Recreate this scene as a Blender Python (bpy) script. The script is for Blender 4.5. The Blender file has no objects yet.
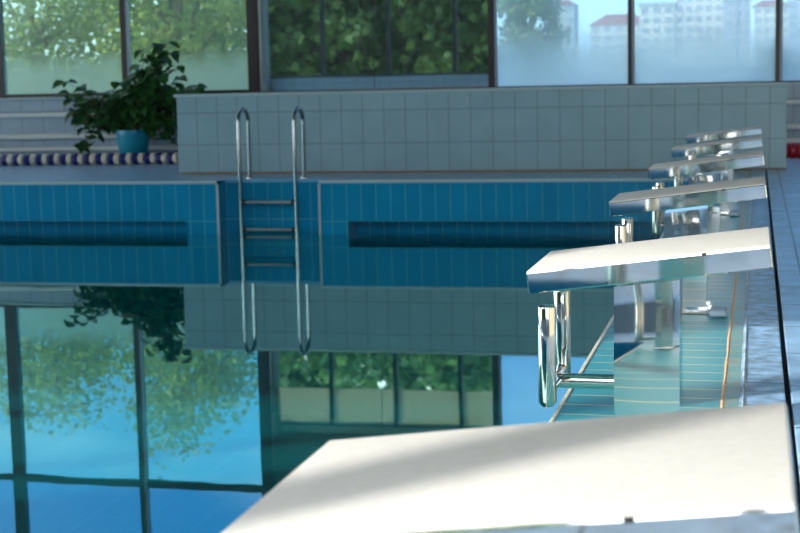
import bpy, bmesh, math, random
from mathutils import Vector, Matrix, noise
PI = math.pi
S = bpy.context.scene
COL = S.collection
rnd = random.Random(7)

# ------------------------------------------------------------------ helpers
def tag(o, label=None, cat=None, group=None, kind=None):
    if label: o['label'] = label
    if cat: o['category'] = cat
    if group: o['group'] = group
    if kind: o['kind'] = kind
    return o

def empty(name, loc=(0, 0, 0), rz=0.0):
    o = bpy.data.objects.new(name, None)
    o.empty_display_size = .1
    COL.objects.link(o)
    o.location = loc
    o.rotation_euler = (0, 0, rz)
    return o

def thing(name, label, cat, loc=(0, 0, 0), rz=0.0, group=None):
    return tag(empty(name, loc, rz), label, cat, group)

def build(name, bm, mats, parent=None, smooth=False, angle=40):
    me = bpy.data.meshes.new(name)
    bmesh.ops.recalc_face_normals(bm, faces=bm.faces)
    if smooth:
        for f in bm.faces:
            f.smooth = True
        lim = math.radians(angle)
        for e in bm.edges:
            if len(e.link_faces) == 2 and e.calc_face_angle(0) > lim:
                e.smooth = False
    bm.to_mesh(me)
    bm.free()
    if not isinstance(mats, (list, tuple)):
        mats = [mats]
    for m in mats:
        me.materials.append(m)
    o = bpy.data.objects.new(name, me)
    COL.objects.link(o)
    if parent:
        o.parent = parent
    return o

def struct(name, bm, m, parent=None, smooth=False):
    o = build(name, bm, m, parent, smooth)
    if not parent:
        o['kind'] = 'structure'
    return o

def box(bm, x0, x1, y0, y1, z0, z1, bev=0.0, seg=2, mi=0):
    vs = [bm.verts.new(p) for p in ((x0, y0, z0), (x1, y0, z0), (x1, y1, z0), (x0, y1, z0),
                                    (x0, y0, z1), (x1, y0, z1), (x1, y1, z1), (x0, y1, z1))]
    fs = []
    for q in ((0, 3, 2, 1), (4, 5, 6, 7), (0, 1, 5, 4), (1, 2, 6, 5), (2, 3, 7, 6), (3, 0, 4, 7)):
        f = bm.faces.new([vs[i] for i in q])
        f.material_index = mi
        fs.append(f)
    if bev:
        es = list({e for f in fs for e in f.edges})
        r = bmesh.ops.bevel(bm, geom=es, offset=bev, segments=seg, profile=.5, affect='EDGES')
        for f in r['faces']:
            f.material_index = mi
    return vs

def bx(*a, **k):
    bm = bmesh.new()
    box(bm, *a, **k)
    return bm

def quad(bm, pts, mi=0):
    f = bm.faces.new([bm.verts.new(p) for p in pts])
    f.material_index = mi
    return f

def tube(bm, pts, r, n=16, cap=True, mi=0):
    pts = [Vector(p) for p in pts]
    rs = r if isinstance(r, (list, tuple)) else [r] * len(pts)
    rings = []
    t0 = (pts[1] - pts[0]).normalized()
    u = t0.orthogonal().normalized()
    for i, p in enumerate(pts):
        a = pts[max(i - 1, 0)]
        b = pts[min(i + 1, len(pts) - 1)]
        t = (b - a).normalized()
        u = (u - t * u.dot(t)).normalized()
        v = t.cross(u)
        rings.append([bm.verts.new(p + (u * math.cos(2 * PI * k / n) + v * math.sin(2 * PI * k / n)) * rs[i]) for k in range(n)])
    for a, b in zip(rings, rings[1:]):
        for k in range(n):
            f = bm.faces.new((a[k], a[(k + 1) % n], b[(k + 1) % n], b[k]))
            f.material_index = mi
    if cap:
        bm.faces.new(rings[0][::-1]).material_index = mi
        bm.faces.new(rings[-1]).material_index = mi

def lathe(bm, prof, n=24, axis='z', org=(0, 0, 0), mi=0):
    org = Vector(org)
    rings = []
    for r, h in prof:
        ring = []
        for k in range(n):
            a = 2 * PI * k / n
            c, s = r * math.cos(a), r * math.sin(a)
            p = {'z': (c, s, h), 'x': (h, c, s), 'y': (c, h, s)}[axis]
            ring.append(bm.verts.new(org + Vector(p)))
        rings.append(ring)
    for a, b in zip(rings, rings[1:]):
        for k in range(n):
            bm.faces.new((a[k], a[(k + 1) % n], b[(k + 1) % n], b[k])).material_index = mi
    bm.faces.new(rings[0][::-1]).material_index = mi
    bm.faces.new(rings[-1]).material_index = mi

# ------------------------------------------------------------------ materials
class NT:
    def __init__(s, name):
        s.m = bpy.data.materials.new(name)
        s.m.use_nodes = True
        s.t = s.m.node_tree
        s.t.nodes.clear()
        s.out = s.n('ShaderNodeOutputMaterial')
    def n(s, ty, **kw):
        nd = s.t.nodes.new(ty)
        for k, v in kw.items():
            if k.startswith('i_'):
                key = k[2:]
                nd.inputs[int(key) if key.isdigit() else key.replace('_', ' ')].default_value = v
            else:
                setattr(nd, k, v)
        return nd
    def l(s, a, b, ai=0, bi=0):
        s.t.links.new(a.outputs[ai], b.inputs[bi])
        return b
    def math(s, op, a, b=None, clamp=False):
        nd = s.n('ShaderNodeMath', operation=op, use_clamp=clamp)
        for i, v in enumerate((a, b)):
            if v is None:
                continue
            if isinstance(v, (int, float)):
                nd.inputs[i].default_value = v
            else:
                s.t.links.new(v, nd.inputs[i])
        return nd.outputs[0]

def c4(c):
    return (c[0], c[1], c[2], 1)

def srgb(r, g, b):
    f = lambda v: (v / 255 / 12.92) if v <= 10 else ((v / 255 + .055) / 1.055) ** 2.4
    return (f(r), f(g), f(b))

def principled(name, col, rough=.5, metal=0.0, noise_amt=0.0, noise_scale=8.0, bump=0.0, bump_scale=60.0, spec=.5, stretch=None):
    q = NT(name)
    p = q.n('ShaderNodeBsdfPrincipled')
    p.inputs['Base Color'].default_value = c4(col)
    p.inputs['Roughness'].default_value = rough
    p.inputs['Metallic'].default_value = metal
    p.inputs['Specular IOR Level'].default_value = spec
    q.l(p, q.out)
    tc = q.n('ShaderNodeTexCoord')
    mp = q.n('ShaderNodeMapping')
    if stretch:
        mp.inputs['Scale'].default_value = stretch
    q.l(tc, mp, 3, 0)
    if noise_amt:
        nz = q.n('ShaderNodeTexNoise', i_Scale=noise_scale, i_Detail=5.0)
        q.l(mp, nz)
        mr = q.n('ShaderNodeMapRange', i_1=.3, i_2=.7, i_3=1 - noise_amt, i_4=1 + noise_amt)
        q.l(nz, mr)
        mx = q.n('ShaderNodeVectorMath', operation='SCALE')
        mx.inputs[0].default_value = col
        q.t.links.new(mr.outputs[0], mx.inputs['Scale'])
        q.l(mx, p, 0, 0)
    if bump:
        nb = q.n('ShaderNodeTexNoise', i_Scale=bump_scale, i_Detail=3.0)
        q.l(mp, nb)
        b = q.n('ShaderNodeBump', i_Strength=bump, i_Distance=.01)
        q.l(nb, b, 0, 2 if b.inputs[2].name == 'Height' else 'Height')
        q.t.links.new(b.outputs[0], p.inputs['Normal'])
    return q.m

def tile(name, ax, size, org, col, grout, mortar=.006, rough=.25, var=.05, offset=0.0, bump=.25, spec=.5, nz_amt=.06, nz_scale=3.0, dirt=None, nbump=0):
    """rectangular tiles: ax = the two object axes, size = pitch along them, org = where a joint runs"""
    q = NT(name)
    p = q.n('ShaderNodeBsdfPrincipled')
    p.inputs['Roughness'].default_value = rough
    p.inputs['Specular IOR Level'].default_value = spec
    q.l(p, q.out)
    tc = q.n('ShaderNodeTexCoord')
    sx = q.n('ShaderNodeSeparateXYZ')
    q.l(tc, sx, 3, 0)
    cx = q.n('ShaderNodeCombineXYZ')
    for i, a in enumerate(ax):
        q.t.links.new(q.math('SUBTRACT', sx.outputs['xyz'.index(a)], org[i]), cx.inputs[i])
    br = q.n('ShaderNodeTexBrick', offset=offset, offset_frequency=2, squash=1.0)
    br.inputs['Scale'].default_value = 1
    br.inputs['Mortar Size'].default_value = mortar
    br.inputs['Mortar Smooth'].default_value = .15
    br.inputs['Brick Width'].default_value = size[0]
    br.inputs['Row Height'].default_value = size[1]
    br.inputs['Bias'].default_value = 0
    br.inputs['Color1'].default_value = c4([c * (1 - var) for c in col])
    br.inputs['Color2'].default_value = c4([c * (1 + var) for c in col])
    br.inputs['Mortar'].default_value = c4(grout)
    q.l(cx, br)
    nz = q.n('ShaderNodeTexNoise', i_Scale=nz_scale, i_Detail=6.0)
    q.l(tc, nz, 3, 0)
    mr = q.n('ShaderNodeMapRange', i_1=.3, i_2=.7, i_3=1 - nz_amt, i_4=1 + nz_amt)
    q.l(nz, mr)
    vm = q.n('ShaderNodeVectorMath', operation='SCALE')
    q.l(br, vm, 0, 0)
    q.t.links.new(mr.outputs[0], vm.inputs['Scale'])
    last = vm.outputs[0]
    if dirt:
        n2 = q.n('ShaderNodeTexNoise', i_Scale=dirt[1], i_Detail=8.0, i_Roughness=.7)
        mp2 = q.n('ShaderNodeMapping')
        mp2.inputs['Scale'].default_value = dirt[3]
        q.l(tc, mp2, 3, 0)
        q.l(mp2, n2)
        m2 = q.n('ShaderNodeMapRange', i_1=dirt[2], i_2=dirt[2] + .12, i_3=0, i_4=dirt[4])
        q.l(n2, m2)
        mix = q.n('ShaderNodeMix', data_type='RGBA')
        q.t.links.new(m2.outputs[0], mix.inputs[0])
        q.t.links.new(last, mix.inputs[6])
        mix.inputs[7].default_value = c4(dirt[0])
        last = mix.outputs[2]
    q.t.links.new(last, p.inputs[0])
    if bump:
        inv = q.math('SUBTRACT', 1.0, br.outputs['Fac'])
        b = q.n('ShaderNodeBump', i_Strength=bump, i_Distance=.004)
        q.t.links.new(inv, b.inputs['Height'])
        if nbump:
            nb = q.n('ShaderNodeTexNoise', i_Scale=26.0, i_Detail=6.0, i_Roughness=.65)
            mpb = q.n('ShaderNodeMapping')
            mpb.inputs['Scale'].default_value = (.5, 1.3, 1)
            q.l(tc, mpb, 3, 0)
            q.l(mpb, nb)
            b2 = q.n('ShaderNodeBump', i_Strength=nbump, i_Distance=.012)
            q.t.links.new(nb.outputs[0], b2.inputs['Height'])
            q.t.links.new(b.outputs[0], b2.inputs['Normal'])
            b = b2
        q.t.links.new(b.outputs[0], p.inputs['Normal'])
    return q.m

def leaf_mat(name, c1, c2, trans=.35, scale=1.2):
    q = NT(name)
    tc = q.n('ShaderNodeTexCoord')
    nz = q.n('ShaderNodeTexNoise', i_Scale=scale, i_Detail=4.0)
    q.l(tc, nz, 3, 0)
    rp = q.n('ShaderNodeValToRGB')
    rp.color_ramp.elements[0].position = .35
    rp.color_ramp.elements[0].color = c4(c1)
    rp.color_ramp.elements[1].position = .65
    rp.color_ramp.elements[1].color = c4(c2)
    q.l(nz, rp)
    d = q.n('ShaderNodeBsdfPrincipled', i_Roughness=.45)
    d.inputs['Specular IOR Level'].default_value = .3
    q.l(rp, d)
    t = q.n('ShaderNodeBsdfTranslucent')
    q.l(rp, t)
    m = q.n('ShaderNodeMixShader')
    m.inputs[0].default_value = trans
    q.l(d, m, 0, 1)
    q.l(t, m, 0, 2)
    q.l(m, q.out)
    return q.m

def glass_mat(name, haze_top, haze_soft, base, top_haze, white, tint=(.92, .97, .95), refl=.05):
    """window pane: clear glass with a veil of condensation that fades out above haze_top"""
    q = NT(name)
    tc = q.n('ShaderNodeTexCoord')
    sx = q.n('ShaderNodeSeparateXYZ')
    q.l(tc, sx, 3, 0)
    nz = q.n('ShaderNodeTexNoise', i_Scale=2.3, i_Detail=4.0)
    q.l(tc, nz, 3, 0)
    zz = q.math('ADD', sx.outputs[2], q.math('MULTIPLY', q.math('SUBTRACT', nz.outputs[0], .5), .45))
    mr = q.n('ShaderNodeMapRange', interpolation_type='SMOOTHSTEP')
    mr.inputs[1].default_value = haze_top - haze_soft
    mr.inputs[2].default_value = haze_top + haze_soft
    mr.inputs[3].default_value = base
    mr.inputs[4].default_value = top_haze
    q.t.links.new(zz, mr.inputs[0])
    tr = q.n('ShaderNodeBsdfTransparent')
    tr.inputs[0].default_value = c4(tint)
    rf = q.n('ShaderNodeBsdfRefraction', i_Roughness=.55, i_IOR=1.12)
    rf.inputs[0].default_value = c4(tint)
    tl = q.n('ShaderNodeBsdfTranslucent')
    tl.inputs[0].default_value = (tint[0] * 1.0, tint[1] * 1.0, tint[2] * 1.0, 1)
    mm = q.n('ShaderNodeMixShader')
    mm.inputs[0].default_value = white
    q.l(rf, mm, 0, 1)
    q.l(tl, mm, 0, 2)
    mx = q.n('ShaderNodeMixShader')
    q.t.links.new(mr.outputs[0], mx.inputs[0])
    q.l(tr, mx, 0, 1)
    q.l(mm, mx, 0, 2)
    gl = q.n('ShaderNodeBsdfGlossy', i_Roughness=.0)
    gl.inputs[0].default_value = (1, 1, 1, 1)
    m2 = q.n('ShaderNodeMixShader')
    m2.inputs[0].default_value = refl * .5
    q.l(mx, m2, 0, 1)
    q.l(gl, m2, 0, 2)
    q.l(m2, q.out)
    return q.m

def mirror_mat(name, col):
    q = NT(name)
    p = q.n('ShaderNodeBsdfPrincipled')
    p.inputs['Base Color'].default_value = c4(col)
    p.inputs['Metallic'].default_value = 1
    p.inputs['Roughness'].default_value = .015
    tc = q.n('ShaderNodeTexCoord')
    nz = q.n('ShaderNodeTexNoise', i_Scale=.55, i_Detail=1.0)
    q.l(tc, nz, 3, 0)
    b = q.n('ShaderNodeBump', i_Strength=.03, i_Distance=.02)
    q.t.links.new(nz.outputs[0], b.inputs['Height'])
    q.t.links.new(b.outputs[0], p.inputs['Normal'])
    df = q.n('ShaderNodeBsdfDiffuse')
    df.inputs[0].default_value = (.20, .27, .26, 1)
    mx = q.n('ShaderNodeMixShader')
    mx.inputs[0].default_value = .22
    q.l(p, mx, 0, 1)
    q.l(df, mx, 0, 2)
    q.l(mx, q.out)
    return q.m

def water_mat(name):
    q = NT(name)
    tc = q.n('ShaderNodeTexCoord')
    mp = q.n('ShaderNodeMapping')
    mp.inputs['Scale'].default_value = (1, .55, 1)
    q.l(tc, mp, 3, 0)
    nz = q.n('ShaderNodeTexNoise', i_Scale=1.7, i_Detail=2.0)
    q.l(mp, nz)
    b = q.n('ShaderNodeBump', i_Strength=.03, i_Distance=.02)
    q.t.links.new(nz.outputs[0], b.inputs['Height'])
    fr = q.n('ShaderNodeFresnel', i_IOR=1.7)
    q.t.links.new(b.outputs[0], fr.inputs['Normal'])
    tr = q.n('ShaderNodeBsdfTransparent')
    tr.inputs[0].default_value = (.3, 1, 1, 1)
    gl = q.n('ShaderNodeBsdfGlossy', i_Roughness=.0)
    gl.inputs[0].default_value = (.68, .98, .97, 1)
    q.t.links.new(b.outputs[0], gl.inputs['Normal'])
    df = q.n('ShaderNodeBsdfDiffuse')
    df.inputs[0].default_value = (.0, .26, .31, 1)
    mt = q.n('ShaderNodeMixShader')          # water cloudiness: teal colour standing in for light scattered inside
    mt.inputs[0].default_value = .4
    q.l(tr, mt, 0, 1)
    q.l(df, mt, 0, 2)
    tr = mt
    m = q.n('ShaderNodeMixShader')
    f = q.math('MULTIPLY_ADD', fr.outputs[0], .70)
    f.node.inputs[2].default_value = .30
    f.node.use_clamp = True
    q.t.links.new(f, m.inputs[0])
    q.l(tr, m, 0, 1)
    q.l(gl, m, 0, 2)
    q.l(m, q.out)
    return q.m

M = {}
M['steel'] = principled('polished_steel', (.74, .74, .72), .045, 1, bump=.012, bump_scale=5)
M['rung'] = principled('rung_steel', (.62, .64, .64), .3, 1)
M['rail'] = principled('rail_steel', (.24, .27, .28), .14, 1)
M['steel_tube'] = principled('steel_tube', (.64, .62, .57), .07, 1)
M['pad'] = principled('gritty_white_pad', (.70, .675, .62), .75, noise_amt=.04, noise_scale=60, bump=.35, bump_scale=420, spec=.3)
M['parapet'] = tile('parapet_tile', 'xz', (.251, .373), (-6.64, .343), srgb(134, 166, 178), srgb(113, 133, 138), .006, .3, .02)
M['walltile'] = tile('wall_tile', 'xz', (.335, .373), (-10.6, .343), srgb(142, 164, 180), srgb(112, 126, 136), .007, .35, .02)
M['cap'] = principled('parapet_cap', srgb(160, 182, 186), .35)
M['skirt'] = principled('brown_skirting', srgb(120, 108, 92), .6, noise_amt=.15)
M['pooltile'] = tile('pool_wall_tile', 'xz', (.161, .43), (-5.685, -.435), srgb(0, 128, 172), srgb(52, 150, 172), .006, .22, .06)
M['pooltile_y'] = tile('pool_wall_tile_side', 'yz', (.161, .43), (15.35, -.435), srgb(0, 128, 172), srgb(52, 150, 172), .006, .22, .06)
M['poolfloor'] = tile('pool_floor_tile', 'xy', (.5, .5), (0, 0), srgb(30, 170, 184), srgb(60, 190, 196), .012, .3, .03)
M['strip'] = tile('start_strip_tile', 'yx', (.142, .49), (0.04, -.585), srgb(52, 146, 156), srgb(186, 190, 150), .0055, .38, .05, spec=.25,
                  dirt=(srgb(150, 150, 120), 6, .62, (1, 1, 1), .35))
M['strip2'] = tile('edge_strip_tile', 'yx', (.142, .3), (0.04, -.3), srgb(108, 158, 152), srgb(176, 170, 128), .005, .4, .08,
                   dirt=(srgb(168, 138, 92), 14, .5, (1, .5, 1), .7))
M['nosing'] = principled('pale_nosing', srgb(226, 218, 196), .4, noise_amt=.15, noise_scale=20)
M['coping'] = principled('pool_coping', srgb(96, 160, 200), .25, noise_amt=.08)
M['orange'] = principled('orange_joint', srgb(214, 180, 144), .7, noise_amt=.25, noise_scale=30, bump=.4)
M['cement'] = principled('cement', srgb(150, 172, 190), .6, noise_amt=.3, noise_scale=14, bump=.6, bump_scale=40)
M['slab'] = tile('kerb_slab', 'yx', (1.17, .4), (.3, -.2), srgb(140, 176, 206), srgb(60, 70, 80), .006, .38, .1, nz_amt=.5, nz_scale=16,
                 dirt=(srgb(112, 92, 58), 7, .53, (.8, 2.2, 1), .75), nbump=.6)
M['deck'] = tile('deck_tile', 'yx', (.6, .6), (.15, .225), srgb(148, 182, 210), srgb(42, 52, 64), .007, .3, .1, nz_amt=.3, nz_scale=5,
                 dirt=(srgb(80, 100, 122), 4, .55, (1, 1, 1), .6), nbump=.25)
M['fardeck'] = tile('far_deck_tile', 'xy', (.1, .1), (0, 0), srgb(140, 178, 210), srgb(112, 128, 150), .004, .25, .05)
M['gap'] = principled('dark_joint', (.012, .012, .014), .9)
M['frame'] = principled('brown_window_frame', srgb(52, 40, 42), .45)
M['frame2'] = principled('grey_window_frame', srgb(140, 146, 160), .4)
M['darkframe'] = principled('dark_window_frame', srgb(26, 30, 36), .4)
M['pipe'] = principled('painted_pipe', srgb(208, 216, 216), .35)
M['ceil'] = tile('ceiling_slats', 'yx', (.3, 6), (0, 0), (.05, .06, .06), (.02, .025, .025), .02, .7, .1)
M['blind'] = leaf_mat('cream_blind', srgb(222, 216, 198), srgb(228, 222, 204), .55, .5)
M['cream'] = principled('cream_wall', srgb(226, 212, 182), .8)
M['grey'] = principled('grey_plaster', srgb(120, 128, 126), .8)
M['plaster'] = principled('plaster', srgb(200, 196, 184), .8)
M['grass'] = principled('lawn', srgb(96, 122, 60), .9, noise_amt=.35, noise_scale=3)
M['bark'] = principled('bark', srgb(84, 68, 54), .9, noise_amt=.3)
M['leafA'] = leaf_mat('tree_leaf_bright', srgb(96, 128, 52), srgb(176, 190, 104))
M['leafB'] = leaf_mat('tree_leaf_mid', srgb(70, 108, 56), srgb(140, 168, 92))
M['leafP'] = leaf_mat('houseplant_leaf', srgb(22, 62, 34), srgb(58, 104, 50), .2, 9)
M['stem'] = principled('houseplant_stem', srgb(120, 92, 62), .8)
M['pot'] = principled('blue_plastic', srgb(20, 138, 166), .35)
M['soil'] = principled('soil', srgb(50, 38, 28), .95, bump=.5)
M['fblue'] = principled('float_blue', srgb(16, 34, 110), .4)
M['fwhite'] = principled('float_white', srgb(205, 200, 186), .45)
M['fred'] = principled('float_red', srgb(168, 20, 40), .4)
M['cable'] = principled('cable', (.05, .05, .06), .6)
M['black'] = principled('black_rubber', (.015, .015, .017), .6)
M['bwall'] = principled('pale_facade', srgb(214, 212, 206), .8)  # town facades kept pale, distance haze is put into the colour
M['bwall2'] = principled('grey_facade', srgb(178, 186, 196), .8)
M['broof'] = principled('red_roof', srgb(150, 84, 72), .8)
M['bglass'] = principled('facade_glass', srgb(146, 162, 178), .3)  # lightened so the haze over the town is in the colour
M['glassL'] = glass_mat('glass_left', 1.40, .22, .80, .20, .25, (.64,.70,.63), .03)
M['glassR'] = glass_mat('glass_right', 1.46, .40, .9, .28, .45, (.56, .62, .64), .015)
M['glassU'] = glass_mat('glass_upper', 0, .1, .1, .04, .2, (.50, .54, .56))
M['mirror'] = mirror_mat('dark_tinted_glass', (.70, .80, .78))
M['water'] = water_mat('pool_water')

# ------------------------------------------------------------------ camera (level of the deck is z = 0)
FPX = 1500.0
cam = bpy.data.cameras.new('camera')
cam.sensor_width = 36
cam.lens = FPX * 36 / 800
cam.clip_end = 2000
co = bpy.data.objects.new('camera', cam)
COL.objects.link(co)
ry = Vector((357, 189.5, -FPX)).normalized()
rz = ry.cross(Vector((-643, 168.5, -FPX))).normalized()
if rz.y < 0:
    rz = -rz
rx = ry.cross(rz)
R = Matrix((rx, ry, rz)).to_4x4()
co.matrix_world = Matrix.Translation((0, 0, 1)) @ R
cam.dof.use_dof = True
cam.dof.focus_distance = 4.35
cam.dof.aperture_fstop = 7.0
S.camera = co

# ------------------------------------------------------------------ the pool
W = -.575                       # water level
YF, YN, XR, XL = 15.35, .5, -.585, -36.0
bm = bmesh.new()                # far side wall with the ladder recess and two overflow slots
RX0, RX1, RY = -5.685, -4.535, 15.62
SL, SR, SZ0, SZ1, SD = -6.05, -4.225, -.70, -.435, .34
ZB = -2.6
def slotted(bm, xa, xb, sa, sb):
    for (x0, x1, z0, z1) in ((xa, sa, ZB, 0), (sb, xb, ZB, 0), (sa, sb, SZ1, 0), (sa, sb, ZB, SZ0)):
        if x1 - x0 > 1e-4:
            quad(bm, ((x0, YF, z0), (x1, YF, z0), (x1, YF, z1), (x0, YF, z1)))
    y1 = YF + SD
    quad(bm, ((sa, y1, SZ0), (sb, y1, SZ0), (sb, y1, SZ1), (sa, y1, SZ1)))
    quad(bm, ((sa, YF, SZ1), (sb, YF, SZ1), (sb, y1, SZ1), (sa, y1, SZ1)), 1)
    quad(bm, ((sa, YF, SZ0), (sb, YF, SZ0), (sb, y1, SZ0), (sa, y1, SZ0)), 1)
    quad(bm, ((sa, YF, SZ0), (sa, y1, SZ0), (sa, y1, SZ1), (sa, YF, SZ1)), 1)
    quad(bm, ((sb, YF, SZ0), (sb, y1, SZ0), (sb, y1, SZ1), (sb, YF, SZ1)), 1)
slotted(bm, XL, RX0, -14.0, SL)
slotted(bm, RX1, XR, SR, -.95)
quad(bm, ((RX0, RY, ZB), (RX1, RY, ZB), (RX1, RY, 0), (RX0, RY, 0)))
for x in (RX0, RX1):
    quad(bm, ((x, YF, ZB), (x, RY, ZB), (x, RY, 0), (x, YF, 0)), 1)
struct('wall_pool_far', bm, [M['pooltile'], M['pooltile_y']])
bm = bmesh.new()
quad(bm, ((XR, YN, ZB), (XR, YF, ZB), (XR, YF, 0), (XR, YN, 0)))
struct('wall_pool_right', bm, M['pooltile_y'])
bm = bmesh.new()
quad(bm, ((XL, YN, ZB), (XR, YN, ZB), (XR, YN, 0), (XL, YN, 0)))
struct('wall_pool_near', bm, M['pooltile'])
bm = bmesh.new()
quad(bm, ((XL, YN, ZB), (XL, YF, ZB), (XL, YF, 0), (XL, YN, 0)))
struct('wall_pool_left', bm, M['pooltile_y'])
bm = bmesh.new()
quad(bm, ((XL, YN, ZB), (XR, YN, ZB), (XR, RY, ZB), (XL, RY, ZB)))
struct('floor_pool', bm, M['poolfloor'])
bm = bmesh.new()
quad(bm, ((XL, YN, W), (XR, YN, W), (XR, RY, W), (XL, RY, W)))
tag(build('pool_water', bm, M['water']), 'still blue green pool water mirroring the far windows', 'water', kind='stuff')
# pale corner beads and the coping along the far edge
bm = bmesh.new()
CB = YF + .17
for x0, x1 in ((XL, RX0), (RX1, XR)):
    box(bm, x0, x1, YF - .012, CB, -.03, .004)
box(bm, RX0, RX1, RY - .012, RY + .17, -.03, .004)
struct('trim_1', bm, M['coping'])
bm = bmesh.new()
for x in (RX0, RX1):
    box(bm, x - .012, x + .012, YF - .008, YF + .012, -.9, -.03)
box(bm, XL, RX0, YF - .016, YF - .002, -.02, .006)
box(bm, RX1, XR, YF - .016, YF - .002, -.02, .006)
struct('trim_2', bm, M['cap'])

# deck: far side, start strip, kerb slabs, right hand deck, near side
YW = 19.8                       # window wall
bm = bmesh.new()
for x0, x1, y0 in ((XL, RX0, CB), (RX0, RX1, RY + .17), (RX1, -.105, CB)):
    quad(bm, ((x0, y0, 0), (x1, y0, 0), (x1, YW, 0), (x0, YW, 0)))
struct('floor_far', bm, M['fardeck'])
bm = bmesh.new()
quad(bm, ((XR + .006, YN, 0), (-.105, YN, 0), (-.105, YF + .17, 0), (XR + .006, YF + .17, 0)))
struct('floor_strip', bm, M['strip'])
struct('trim_3', bx(XR - .006, XR + .006, YN, YF, -.03, .004, bev=.002), M['nosing'])
bm = bmesh.new()                # uneven orange joint
n = 200
prev = None
for i in range(n + 1):
    y = YN + (YW - YN) * i / n
    w = .006 + .004 * noise.noise((y * 5, 0, 3))
    o = .002 * noise.noise((y * 3, 5, 0))
    v = [bm.verts.new((-.096 + o - w, y, 0)), bm.verts.new((-.096 + o, y, .003)), bm.verts.new((-.096 + o + w, y, 0))]
    if prev:
        bm.faces.new((prev[0], prev[1], v[1], v[0]))
        bm.faces.new((prev[1], prev[2], v[2], v[1]))
    prev = v
struct('trim_4', bm, M['orange'])
bm = bmesh.new()
quad(bm, ((-.105, YN, -.0), (-.045, YN, 0), (-.045, YW, 0), (-.105, YW, 0)))
struct('floor_edge', bm, M['strip2'])
bm = bmesh.new()                # rough cement bead
prev = None
for i in range(241):
    y = YN + (YW - YN) * i / 240
    w = .010 + .006 * noise.noise((y * 7, 0, 9))
    v = [bm.verts.new((-.034 - w, y, 0)), bm.verts.new((-.034, y, .010 + .004 * noise.noise((y * 9, 1, 1)))), bm.verts.new((-.034 + w, y, 0))]
    if prev:
        bm.faces.new((prev[0], prev[1], v[1], v[0]))
        bm.faces.new((prev[1], prev[2], v[2], v[1]))
    prev = v
struct('trim_5', bm, M['cement'])
bm = bmesh.new()
box(bm, -.045, .094, YN - 3, YW, -.08, .004, bev=.004)
struct('floor_kerb', bm, M['slab'])
bm = bmesh.new()
quad(bm, ((.085, -4, -.03), (.13, -4, -.03), (.13, YW, -.03), (.085, YW, -.03)))
struct('trim_6', bm, M['gap'])
bm = bmesh.new()
box(bm, .112, 4.5, -4, YW, -.08, .002, bev=.005)
struct('floor_right', bm, M['deck'])
bm = bmesh.new()
quad(bm, ((XL, -4, 0), (-.045, -4, 0), (-.045, YN, 0), (XL, YN, 0)))
struct('floor_near', bm, M['deck'])

# low tiled parapet
PX0, PX1, PY0, PY1, PZ = -6.635, .312, 16.65, 16.95, .905
struct('wall_parapet', bx(PX0, PX1, PY0, PY1, 0, PZ), M['parapet'])
struct('trim_7', bx(PX0 - .03, PX1 + .022, PY0 - .02, PY1 + .03, PZ, PZ + .034, bev=.006), M['cap'])
struct('trim_8', bx(PX0 + .02, PX1 + .004, PY0 - .008, PY0, 0.0, .026), M['skirt'])

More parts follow.
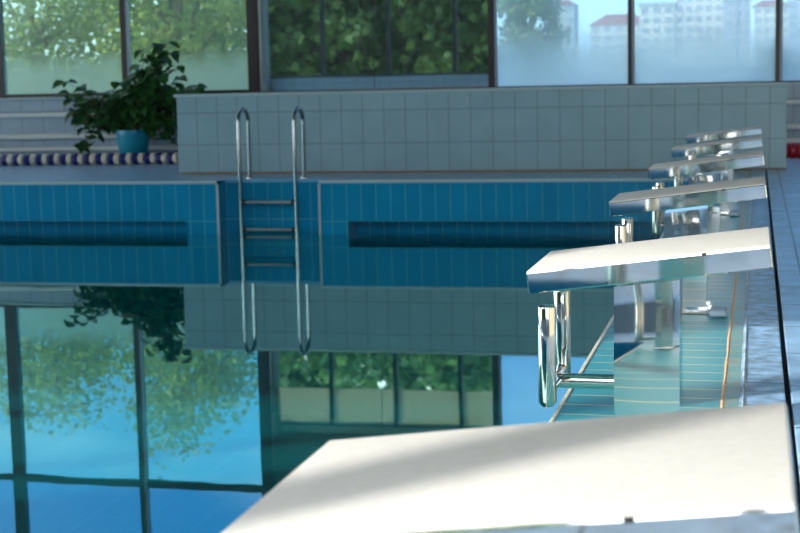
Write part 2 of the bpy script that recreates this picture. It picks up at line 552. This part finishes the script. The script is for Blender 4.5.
# ------------------------------------------------------------------ window wall
ZS, ZT, ZC = .925, 3.56, 8.45
WX0, WX1 = -24.0, 4.5
struct('wall_far', bx(WX0, WX1, YW, YW + .3, -.6, ZS - .03), M['walltile'])
struct('trim_9', bx(WX0, WX1, YW - .05, YW + .3, ZS - .03, ZS + .0, bev=.006), M['cap'])
struct('trim_10', bx(WX0, WX1, YW + .02, YW + .28, ZC - .5, ZC), M['plaster'])
mulls = [-24.0, -22.1, -20.2, -18.3, -16.4, -14.45, -12.55, -10.65, -8.665, -6.757, -3.43, -1.605, .258, 2.15, 4.05, 4.5]
YG = YW + .12
for i, (a, b) in enumerate(zip(mulls, mulls[1:])):
    n = i + 1
    w = tag(empty('window_%d' % n, ((a + b) / 2, YG, ZS)), kind='structure')
    cx = (a + b) / 2
    tinted = abs(a + 6.757) < .01
    left = b < -6.7
    bm = bmesh.new()
    hw = {-10.65: .085, -6.757: .087, -3.43: .05}
    la, lb = hw.get(a, .05 if left else .033), hw.get(b, .05 if left else .033)
    fm = M['frame'] if (left or tinted) else M['darkframe']
    z1 = ZC - .5 - ZS
    box(bm, a - cx, a - cx + la, -.06, .06, 0, z1)
    box(bm, b - cx - lb, b - cx, -.06, .06, 0, z1)
    box(bm, a - cx, b - cx, -.055, .055, 0, .05 if left else .02)
    if not tinted:
        box(bm, a - cx, b - cx, -.05, .05, ZT - ZS - .045, ZT - ZS + .045)
    box(bm, a - cx, b - cx, -.05, .05, z1 - .06, z1)
    if tinted:
        for s in (-.045, -.015):
            box(bm, a - cx + .087 + s, a - cx + .1 + s, -.07, .0, 0, z1)
    build('window_frame', bm, fm, w)
    if not tinted and abs(a + 10.65) > .01:
        build('mullion_strip', bx(a - cx + la - .012, a - cx + la + .022, -.07, -.02, .02, z1), M['frame2'], w)
    if tinted:
        mid = -5.06 - cx
        build('tinted_pane', bx(a - cx + la, mid - .004, -.006, .006, .02, z1), M['mirror'], w)
        build('tinted_pane', bx(mid + .004, b - cx - lb, -.004, .008, .02, z1), M['mirror'], w)
        build('meeting_stile', bx(mid - .012, mid + .012, .004, .03, .02, z1), M['darkframe'], w)
        build('sill_strip', bx(-.2, b - cx, -.058, -.03, .02, .035), M['frame2'], w)
    else:
        build('pane', bx(a - cx + la, b - cx - lb, -.003, .003, .02 , ZT - ZS), [M['glassL' if left else 'glassR']], w)
        build('upper_pane', bx(a - cx + la, b - cx - lb, -.003, .003, ZT - ZS, z1), [M['glassU']], w)
    for c in w.children:                     # pane materials are written in heights above the deck
        for v in c.data.vertices:
            v.co.z += ZS
        c.location.z = -ZS

# opposite window wall behind the camera, blinds drawn over its upper part; ceiling
YB, ZBL = -3.7, 7.07
struct('wall_back', bx(XL, 4.5, YB - .25, YB, -.6, 1.25), M['walltile'])
struct('trim_11', bx(XL, 4.5, YB - .25, YB, 8.25, 8.45), M['plaster'])
BM0, BP = -8.62, 2.02
k0 = math.ceil((XL - BM0) / BP)
n = 40
for k in range(k0, int((4.5 - BM0) / BP)):
    xa = BM0 + k * BP
    w = tag(empty('window_%d' % n, (xa + BP / 2, YB - .12, 1.25)), kind='structure')
    n += 1
    bm = bmesh.new()
    h = BP / 2
    box(bm, -h - .06, -h + .06, -.08, .08, 0, 7.0)
    box(bm, -h, h, -.05, .05, 0, .07)
    box(bm, -h, h, -.05, .05, 6.93, 7.0)
    build('window_frame', bm, M['darkframe'], w)
    build('roller_blind', bx(-h + .06, h - .06, .02, .026, ZBL - 1.25, 6.97), M['blind'], w)
struct('wall_right', bx(4.5, 4.9, YB - .25, YW + .3, -.6, 8.45), M['cream'])
struct('pillar', bx(-14.95, -14.3, YB, YB + .5, 0, 8.45), M['grey'])
struct('ceiling', bx(XL - 1, 4.9, YB - .3, YW + .35, 8.45, 8.6), M['ceil'])

# ------------------------------------------------------------------ heating pipes under the windows
for z, r, lb in ((.675, .036, 'topmost of three pale heating pipes along tiled wall under left windows'),
                 (.368, .042, 'middle of three pale heating pipes along tiled wall under left windows'),
                 (.188, .036, 'lowest pale heating pipe along tiled wall, just above the lane rope')):
    bm = bmesh.new()
    tube(bm, ((-14, 0, 0), (4.5, 0, 0)), r, 16)
    t = thing('heating_pipe', lb, 'pipe', (0, YW - .075, z), 0, 'heating pipes under the windows')
    build('pipe_run', bm, M['pipe'], t, True)
    for x in (-12.5, -9.6, -7.1, -2.0, .9, 3.5):
        build('bracket', bx(x - .02, x + .02, 0, .0745, -.012, .012), M['frame2'], t)

# ------------------------------------------------------------------ starting blocks
def make_block():
    t = empty('starting_block')
    a = math.atan2(.075, .641)          # the top slopes down to the water
    L, D, TH = .648, .50, .059
    Rm = Matrix.Translation((-.605, 0, .4865)) @ Matrix.Rotation(-a, 4, 'Y')
    bm = bx(0, L, 0, D, -TH, 0, bev=.004, seg=2)
    bmesh.ops.transform(bm, matrix=Rm, verts=bm.verts)
    pl = build('platform', bm, M['steel'], t)
    bm = bx(.001, L - .001, .003, D - .003, -.008, .0035, bev=.003, seg=3)
    bmesh.ops.transform(bm, matrix=Rm, verts=bm.verts)
    build('top_pad', bm, M['pad'], t, True)
    for y in (-.0012, D - .0003):
        for x0, x1 in ((.47, .482),):
            bm = bx(x0, x1, y, y + .0015, -.006, .001)
            bmesh.ops.transform(bm, matrix=Rm, verts=bm.verts)
            tag(build('edge_clip', bm, M['black'], pl), 'small black clip on the edge of the top')
    # slim mirror polished pedestal under the platform
    bm = bmesh.new()
    x0, x1, y0, y1 = -.384, -.203, .17, .335
    rows = 14
    pr = None
    for i in range(rows + 1):
        f = i / rows
        z = .006 + f * (.438 - .006)
        bulge = .010 * math.sin(PI * f) ** 2
        ring = []
        for (x, y, s) in ((x0, y0, -1), ((x0 + x1) / 2, y0 - .004, -1), (x1, y0, -1), (x1, y1, 0), (x0, y1, 0)):
            zz = z + (x + .29) * .115 * f
            ring.append(bm.verts.new((x, y + s * bulge, zz)))
        if pr:
            for k in range(5):
                bm.faces.new((pr[k], pr[(k + 1) % 5], ring[(k + 1) % 5], ring[k]))
        else:
            bm.faces.new(ring)
        pr = ring
    bm.faces.new(pr)
    build('pedestal', bm, M['steel'], t, True, 60)
    bp = build('base_plate', bx(-.40, -.185, .10, .40, 0.001, .010, bev=.003), M['steel_tube'], t)
    for x in (-.39, -.196):
        for y in (.125, .375):
            bm = bmesh.new()
            lathe(bm, ((.008, .010), (.008, .018), (.005, .021)), 6, 'z', (x, y, 0))
            build('bolt', bm, M['steel_tube'], bp)
    build('mortar_bed', bx(-.19, -.115, .02, .16, 0.0, .028, bev=.012, seg=3), M['cement'], t, True)
    # backstroke grips: two uprights, a cross bar, and an arm to the pedestal
    for y in (.085, .415):
        bm = bmesh.new()
        prof = [(.004, .098), (.014, .101), (.021, .107), (.0255, .117), (.0255, .380), (.024, .384), (.020, .386), (.002, .3865)]
        lathe(bm, prof, 28, 'z', (-.561, y, 0))
        build('hand_grip', bm, M['steel_tube'], t, True, 50)
    bm = bmesh.new()
    tube(bm, ((-.561, .085, .142), (-.561, .415, .142)), .021, 24)
    build('cross_bar', bm, M['steel_tube'], t, True)
    bm = bmesh.new()
    tube(bm, ((-.561, .25, .142), (-.38, .25, .142)), .022, 24)
    build('support_arm', bm, M['steel_tube'], t, True)
    return t

def copy_tree(o, parent=None):
    c = o.copy()
    COL.objects.link(c)
    if parent:
        c.parent = parent
    for ch in list(o.children):
        copy_tree(ch, c)
    return c

blocks = [(1.55, 'nearest starting block, broad white top crossed by a soft grey shadow band'),
          (4.00, 'second starting block from the front, cream top, both hand grips fully in view'),
          (6.34, 'third starting block from the front, just behind the sunlit cream-topped one'),
          (8.70, 'fourth starting block from the front, grey top, midway along the row'),
          (11.08, 'fifth starting block from the front, second from the tiled parapet'),
          (13.52, 'farthest starting block in the row, closest to the tiled parapet')]
proto = make_block()
for i, (y, lb) in enumerate(blocks):
    b = proto if i == 0 else copy_tree(proto)
    b.location = (.004 if i == 0 else 0, y, 0)
    tag(b, lb, 'starting block', 'row of steel starting blocks')

# ------------------------------------------------------------------ pool ladder
lad = thing('pool_ladder', 'polished steel pool ladder with two hooped rails in the wall recess', 'ladder', (-5.14, 15.45, 0))
for sx in (-.315, .315):
    pts = [(sx, 0, -1.7), (sx, 0, -.9), (sx, 0, 0), (sx, 0, .62)]
    r = .165
    for k in range(1, 13):
        a = PI - PI * k / 12
        pts.append((sx, r + r * math.cos(a), .62 + .15 * math.sin(a)))
    pts += [(sx, 2 * r, .3), (sx, 2 * r, .004)]
    bm = bmesh.new()
    tube(bm, pts, .021, 18)
    rail = build('rail', bm, M['rail'], lad, True)
    bm = bmesh.new()
    lathe(bm, ((.045, 0.005), (.045, .012), (.028, .022), (.022, .024)), 24, 'z', (sx, 2 * r, 0))
    build('flange', bm, M['steel_tube'], rail, True)
for z in (-.235, -.535, -.835, -1.135):
    bm = bmesh.new()
    tube(bm, ((-.30, 0, z), (.30, 0, z)), .017, 16)
    rg = build('rung', bm, M['rung'], lad, True)
    for s in (-1, 1):
        bm = bmesh.new()
        tube(bm, ((s * .292, 0, z), (s * .262, 0, z)), .025, 16)
        build('rung_socket', bm, M['black'], rg, True)

# ------------------------------------------------------------------ lane ropes lying on the deck
def float_mesh(mat, r, w):
    bm = bmesh.new()
    lathe(bm, ((.012, -w / 2), (r * .8, -w / 2), (r * .97, -w * .34), (r, 0), (r * .97, w * .34), (r * .8, w / 2), (.012, w / 2)), 20, 'x')
    o = build('float', bm, mat, None, True)
    return o
def lane_rope(name, label, x0, x1, y, r, w, mats, wob):
    t = thing(name, label, 'lane rope', (0, y, 0))
    n = int((x1 - x0) / (w * 1.06))
    protos = {}
    pts = []
    for i in range(n):
        x = x0 + (i + .5) * w * 1.06
        yy = wob * math.sin(x * 2.1) + wob * .5 * math.sin(x * 5.3)
        pts.append((x, yy, r))
        m = mats[i % len(mats)]
        if m not in protos:
            o = protos[m] = float_mesh(M[m], r, w)
        else:
            o = protos[m].copy()
            COL.objects.link(o)
        o.parent = t
        dy = (wob * 2.1 * math.cos(x * 2.1) + wob * 2.6 * math.cos(x * 5.3))
        o.location = (x, yy, r)
        o.rotation_euler = (0, 0, math.atan(dy) + rnd.uniform(-.12, .12))
    bm = bmesh.new()
    tube(bm, pts, .008, 8)
    build('cable', bm, M['cable'], t, True)
    return t
lane_rope('lane_rope', 'lane rope of blue and white floats lying in front of the potted plant', -11.2, -6.9, 19.0, .078, .082, ['fblue', 'fwhite'], .03)
lane_rope('lane_rope', 'dark blue lane rope lying behind the blue and white one', -11.2, -9.36, 19.22, .074, .08, ['fblue', 'fblue', 'fblue', 'fwhite'], .02)
lane_rope('lane_rope', 'red lane rope on the deck past the right end of the parapet', .05, 2.4, 19.0, .095, .08, ['fred'], .02)

# ------------------------------------------------------------------ potted plant
pp = thing('potted_plant', 'leafy green houseplant in a blue pot in front of the left windows', 'plant', (-8.39, 19.40, 0))
bm = bmesh.new()
lathe(bm, ((.02, 0), (.165, 0), (.175, .02), (.232, .40), (.242, .405), (.242, .452), (.226, .452), (.222, .415), (.02, .41)), 32)
pot = build('plant_pot', bm, M['pot'], pp, True)
bm = bmesh.new()
lathe(bm, ((.01, .405), (.219, .412), (.15, .424), (.01, .43)), 24)
build('soil', bm, M['soil'], pot)
tips = []
bs = bmesh.new()
bl = bmesh.new()
def leaf(bm, p, d, up, L, Wd):
    d = d.normalized()
    s = d.cross(up)
    if s.length < 1e-3:
        s = Vector((1, 0, 0))
    s.normalize()
    u = s.cross(d)
    prof = ((0, .0, 0), (.18, .62, .03), (.42, 1, .06), (.72, .66, .01), (1, .0, -.12))
    c = []
    for f, wd, b in prof:
        m = p + d * L * f + u * L * b
        if wd == 0:
            c.append((bm.verts.new(m),))
        else:
            c.append((bm.verts.new(m - s * Wd * wd / 2 + u * Wd * .12), bm.verts.new(m), bm.verts.new(m + s * Wd * wd / 2 + u * Wd * .12)))
    bm.faces.new((c[0][0], c[1][0], c[1][1]))
    bm.faces.new((c[0][0], c[1][1], c[1][2]))
    for a, b in zip(c[1:-2], c[2:-1]):
        bm.faces.new((a[0], b[0], b[1], a[1]))
        bm.faces.new((a[1], b[1], b[2], a[2]))
    a, e = c[-2], c[-1]
    bm.faces.new((a[0], e[0], a[1]))
    bm.faces.new((a[1], e[0], a[2]))
# branch ends (x, z) read off the plant's outline, with a spread in depth
ends = [(-.93, 1.10), (-.86, .98), (-.80, .72), (-.62, .52), (-.72, .86), (-.50, .92), (-.42, .70), (-.30, .98), (-.28, .62), (-.15, 1.10),
        (.02, 1.22), (-.02, .96), (.15, 1.12), (.22, .88), (.30, 1.02), (.40, 1.26), (.42, .80), (.48, 1.42), (.36, 1.60), (.56, 1.62), (.70, 1.50),
        (.62, 1.20), (.66, .94), (.78, 1.12), (.95, 1.02), (1.08, 1.00), (.55, .66), (.60, .34), (.72, .40), (-.70, .25), (-.58, .30),
        (-.1, .8), (.1, .75), (.25, 1.3), (-.2, .85), (.5, 1.05), (-.55, .66), (-.35, .82), (.33, .66), (.05, 1.0), (.45, .95), (.6, 1.05), (.68, 1.3), (.5, 1.2), (.38, .9), (.7, .8), (.62, .6), (.3, 1.15), (.52, 1.48), (-.4, .9), (-.45, .62), (-.25, .72), (-.12, .95), (-.68, .62), (-.82, .88), (.15, .98)]
for (ex, ez) in ends:
    ey = rnd.uniform(-.25, .04) - (.05 if ez < .5 else 0)
    p0 = Vector((rnd.uniform(-.05, .05), rnd.uniform(-.04, .04), .42))
    p3 = Vector((ex, ey, ez))
    mid = Vector((ex * .35, ey * .4, max(.62, .42 + (ez - .42) * .75)))
    if ez < .6:
        mid.z = .74
    pts = []
    for k in range(9):
        t = k / 8
        pts.append(p0 * (1 - t) ** 2 + mid * 2 * t * (1 - t) + p3 * t * t)
    tube(bs, pts, [.013 * (1 - .75 * k / 8) for k in range(9)], 6)
    for k in range(3, 9):
        for q in range(2 if k < 6 else 3):
            p = pts[k] + Vector((rnd.uniform(-.05, .05), rnd.uniform(-.05, .05), rnd.uniform(-.04, .04)))
            a = rnd.uniform(0, 2 * PI)
            d = Vector((math.cos(a), math.sin(a) * .8, rnd.uniform(-1.0, .15)))
            leaf(bl, p, d, Vector((rnd.uniform(-.4, .4), -.5 + rnd.uniform(-.4, .4), 1)).normalized(), rnd.uniform(.14, .22), rnd.uniform(.11, .155))
build('stem', bs, M['stem'], pp, True)
build('foliage', bl, M['leafP'], pp, True, 80)

# ------------------------------------------------------------------ outdoors: lawn, trees, shrubs, town
bm = bmesh.new()
quad(bm, ((-600, YW + .3, -.6), (600, YW + .3, -.6), (600, 900, -.6), (-600, 900, -.6)))
quad(bm, ((-600, -300, -.6), (600, -300, -.6), (600, YB - .25, -.6), (-600, YB - .25, -.6)))
struct('ground', bm, M['grass'])

def make_tree(name, label, cat, loc, h, cr, cz, n, lm, seed, lsz=.16, group=None, trunk=True, sq=1.0):
    r = random.Random(seed)
    t = thing(name, label, cat, loc, 0, group)
    bl = bmesh.new()
    bt = bmesh.new()
    clumps = []
    for i in range(max(8, n // (90 if sq == 1 else 160))):
        a, b, rr = r.uniform(0, 2 * PI), math.acos(r.uniform(-1, 1)), r.uniform(.35, 1) ** .6
        clumps.append(Vector((cr * rr * math.cos(a) * math.sin(b), cr * rr * math.sin(a) * math.sin(b) * sq, cz + (h - cz) * rr * math.cos(b))))
    lo = cz - (h - cz)
    for i in range(n):
        c = r.choice(clumps)
        s = cr * .30
        p = c + Vector((r.gauss(0, s * .6), r.gauss(0, s * .6), r.gauss(0, s * .5)))
        if p.z < .1:
            continue
        d = Vector((r.uniform(-1, 1), r.uniform(-1, 1), r.uniform(-1, .5))).normalized()
        u = d.orthogonal()
        u.rotate(Matrix.Rotation(r.uniform(0, 6.28), 3, d))
        L = lsz * r.uniform(.7, 1.3)
        v = [bl.verts.new(p + q) for q in (u * -.3 * L + d * .35 * L, d * 0 - u * 0, u * .3 * L + d * .35 * L, d * L)]
        bl.faces.new((v[0], v[1], v[2], v[3]))
    build('foliage', bl, lm, t)
    if trunk:
        tr = h * .022 + .03
        tube(bt, ((0, 0, 0), (tr, 0, cz * .5), (-tr, 0, cz), (0, tr, h * .9)), [tr * 1.3, tr, tr * .7, tr * .2], 8)
        for c in clumps[:10]:
            z0 = r.uniform(.4, .9) * cz
            tube(bt, ((0, 0, z0), (c.x * .5, c.y * .5, (z0 + c.z) / 2 + .2), tuple(c)), [tr * .5, tr * .3, tr * .1], 6)
        build('trunk', bt, M['bark'], t, True)
    return t

G = -.6
make_tree('tree', 'bright green tree behind the far left window pane', 'tree', (-18.6, 37, G), 7.3, 2.4, 3.5, 11000, M['leafA'], 1, .17)
make_tree('tree', 'bright green tree behind the window pane above the potted plant', 'tree', (-14.5, 36.5, G), 8.0, 2.1, 3.7, 11000, M['leafA'], 2, .17)
make_tree('tree', 'darker green tree at left edge of the dark tinted window', 'tree', (-11.2, 38, G), 6.6, 1.5, 3.2, 5000, M['leafB'], 3, .17)
make_tree('tree', 'dense green tree low behind the two trees of the left windows', 'tree', (-17.0, 44.5, G), 4.6, 3.0, 2.0, 8000, M['leafB'], 4, .2)
make_tree('tree', 'round tree at left end of the hazy right hand windows', 'tree', (-5.7, 38, G), 4.7, .85, 2.9, 5200, M['leafA'], 5, .15)
for i, (x, y, h, w, lb) in enumerate(((-2.6, 24.2, 1.72, .5, 'low yellowish shrub outside the window left of the narrow dark mullion'),
                                      (-.6, 24.4, 1.72, .7, 'low yellowish shrub outside the right hand window behind the parapet'),
                                      (.35, 24.0, 2.2, .45, 'taller yellowish shrub outside beside the rightmost window mullion'))):
    make_tree('shrub', lb, 'shrub', (x, y, G), h, w, h * .6, 900, M['leafA'], 20 + i, .10, 'shrubs outside the right windows', False)
# trees behind the camera, seen mirrored in the tinted panes
for i, (x, h, n) in enumerate(((-29, 10.4, 8000), (-24.3, 9.8, 8000), (-19.6, 10.6, 9000), (-14.9, 10.0, 9000), (-10.2, 10.6, 9000), (-5.5, 10.0, 7000))):
    make_tree('tree', 'green tree mirrored in the dark tinted window', 'tree', (x, -14 - (i % 2) * .6, G), h, 2.3, h * .47, n, M['leafB'], 40 + i, .42, 'trees mirrored in the tinted window')

for i, x in enumerate((-33, -26.5, -20, -13.5, -7)):
    make_tree('hedge', 'tall green hedge row mirrored behind the trees in the tinted window', 'hedge', (x, -24, G), 14.6 + (i % 2) * .4, 3.5, 7.2, 11000, M['leafB'], 60 + i, .6, 'hedges mirrored in the tinted window', False, .4)

def tower(x, y, w, d, h, m, roof, lb, nx=5, nz=7, crown=None):
    t = thing('apartment_building', lb, 'building', (x, y, G), 0, 'hazy town buildings beyond the right windows')
    build('wall', bx(-w / 2, w / 2, 0, d, 0, h), m, t)
    bm = bmesh.new()
    if roof == 'flat':
        box(bm, -w / 2 - .4, w / 2 + .4, -.4, d + .4, h, h + .9)
        build('roof', bm, M['bwall2'], t)
    else:
        v = [bm.verts.new(p) for p in ((-w / 2 - .4, -.4, h), (w / 2 + .4, -.4, h), (w / 2 + .4, d + .4, h), (-w / 2 - .4, d + .4, h),
                                       (-w / 4, d / 2, h + w * .2), (w / 4, d / 2, h + w * .2))]
        for q in ((0, 1, 5, 4), (1, 2, 5), (2, 3, 4, 5), (3, 0, 4), (3, 2, 1, 0)):
            bm.faces.new([v[i] for i in q])
        build('roof', bm, M['broof'], t)
    if crown:
        build('stair_tower', bx(-w * .2, w * .2, d * .2, d * .7, h, h + crown), m, t)
    for k in range(nz):
        bm = bmesh.new()
        for j in range(nx):
            cx = -w / 2 + w * (j + .5) / nx
            cz = h * (k + .55) / nz
            box(bm, cx - w / nx * .28, cx + w / nx * .28, -.12, 0, cz - h / nz * .26, cz + h / nz * .26)
        build('window_row', bm, M['bglass'], t)
    return t
tower(-51, 400, 8, 10, 21.5, M['bwall2'], 'hip', 'slim hazy tower with a dark red roof left of the narrow mullion', 3, 8)
tower(-62, 430, 17, 12, 13, M['bwall'], 'hip', 'long low pale block just right of the round tree')
tower(-38, 430, 16, 12, 17, M['bwall'], 'hip', 'pale block with a red roof right of the narrow mullion')
tower(-15.5, 420, 13, 12, 27, M['bwall'], 'flat', 'tall white block near the middle of the right window', 5, 10, 3)
tower(-6.5, 450, 9, 12, 24, M['bwall2'], 'flat', 'grey tall block right of the tall white block', 4, 9)
tower(3.5, 410, 9, 12, 20, M['bwall'], 'hip', 'white block with red roof at the left of the last mullion', 4, 8)
tower(14, 430, 12, 12, 25, M['bwall2'], 'flat', 'grey block at the right edge beyond the last mullion', 4, 9)
tower(-25.5, 400, 9, 10, 20.5, M['bwall'], 'flat', 'narrow white block between the red roofed and the tall block', 3, 8)

# ------------------------------------------------------------------ light: low sun through the back windows, sky all round
sun = bpy.data.lights.new('sun', 'SUN')
sun.energy = 3.9
sun.angle = math.radians(.6)
sun.color = (1, .975, .92)
so = bpy.data.objects.new('sun', sun)
COL.objects.link(so)
az = Vector((1.45, 1)).normalized()
el = math.radians(21.6)
d = Vector((az.x * math.cos(el), az.y * math.cos(el), -math.sin(el)))
so.rotation_euler = d.to_track_quat('-Z', 'Y').to_euler()
so.location = (-30, -30, 20)

w = bpy.data.worlds.new('sky')
S.world = w
w.use_nodes = True
t = w.node_tree
t.nodes.clear()
out = t.nodes.new('ShaderNodeOutputWorld')
bg = t.nodes.new('ShaderNodeBackground')
tc = t.nodes.new('ShaderNodeTexCoord')
sp = t.nodes.new('ShaderNodeSeparateXYZ')
t.links.new(tc.outputs['Generated'], sp.inputs[0])
rp = t.nodes.new('ShaderNodeValToRGB')
e = rp.color_ramp.elements
e[0].position = 0.0
e[0].color = c4(srgb(176, 212, 236))
e[1].position = .9
e[1].color = c4(srgb(40, 92, 176))
for pos, c in ((.06, srgb(170, 208, 234)), (.14, srgb(76, 144, 204)), (.30, srgb(56, 132, 194))):
    x = e.new(pos)
    x.color = c4(c)
t.links.new(sp.outputs[2], rp.inputs[0])
nz = t.nodes.new('ShaderNodeTexNoise')
nz.inputs['Scale'].default_value = 3.2
nz.inputs['Detail'].default_value = 6
mp = t.nodes.new('ShaderNodeMapping')
mp.inputs['Scale'].default_value = (1, 1, 3)
t.links.new(tc.outputs['Generated'], mp.inputs[0])
t.links.new(mp.outputs[0], nz.inputs[0])
mr = t.nodes.new('ShaderNodeMapRange')
mr.inputs[1].default_value = .5
mr.inputs[2].default_value = .72
mr.inputs[4].default_value = .55
t.links.new(nz.outputs[0], mr.inputs[0])
mx = t.nodes.new('ShaderNodeMix')
mx.data_type = 'RGBA'
t.links.new(mr.outputs[0], mx.inputs[0])
t.links.new(rp.outputs[0], mx.inputs[6])
mx.inputs[7].default_value = c4(srgb(206, 222, 236))
dt = t.nodes.new('ShaderNodeVectorMath')
dt.operation = 'DOT_PRODUCT'
dt.inputs[1].default_value = (-az.x, -az.y, .35)
t.links.new(tc.outputs['Generated'], dt.inputs[0])
m2 = t.nodes.new('ShaderNodeMapRange')
m2.interpolation_type = 'SMOOTHSTEP'
m2.inputs[1].default_value = -.15
m2.inputs[2].default_value = .8
m2.inputs[4].default_value = .9
t.links.new(dt.outputs['Value'], m2.inputs[0])
mx2 = t.nodes.new('ShaderNodeMix')
mx2.data_type = 'RGBA'
t.links.new(m2.outputs[0], mx2.inputs[0])
t.links.new(mx.outputs[2], mx2.inputs[6])
mx2.inputs[7].default_value = (.98, 1.0, 1.0, 1)
t.links.new(mx2.outputs[2], bg.inputs[0])
bg.inputs[1].default_value = 3.4
t.links.new(bg.outputs[0], out.inputs[0])

S.view_settings.view_transform = 'Standard'
S.view_settings.look = 'None'
S.view_settings.gamma = 1
S.view_settings.exposure = .75
S.cycles.max_bounces = 12
S.cycles.transparent_max_bounces = 16
S.cycles.use_denoising = True
S.cycles.sample_clamp_indirect = 6
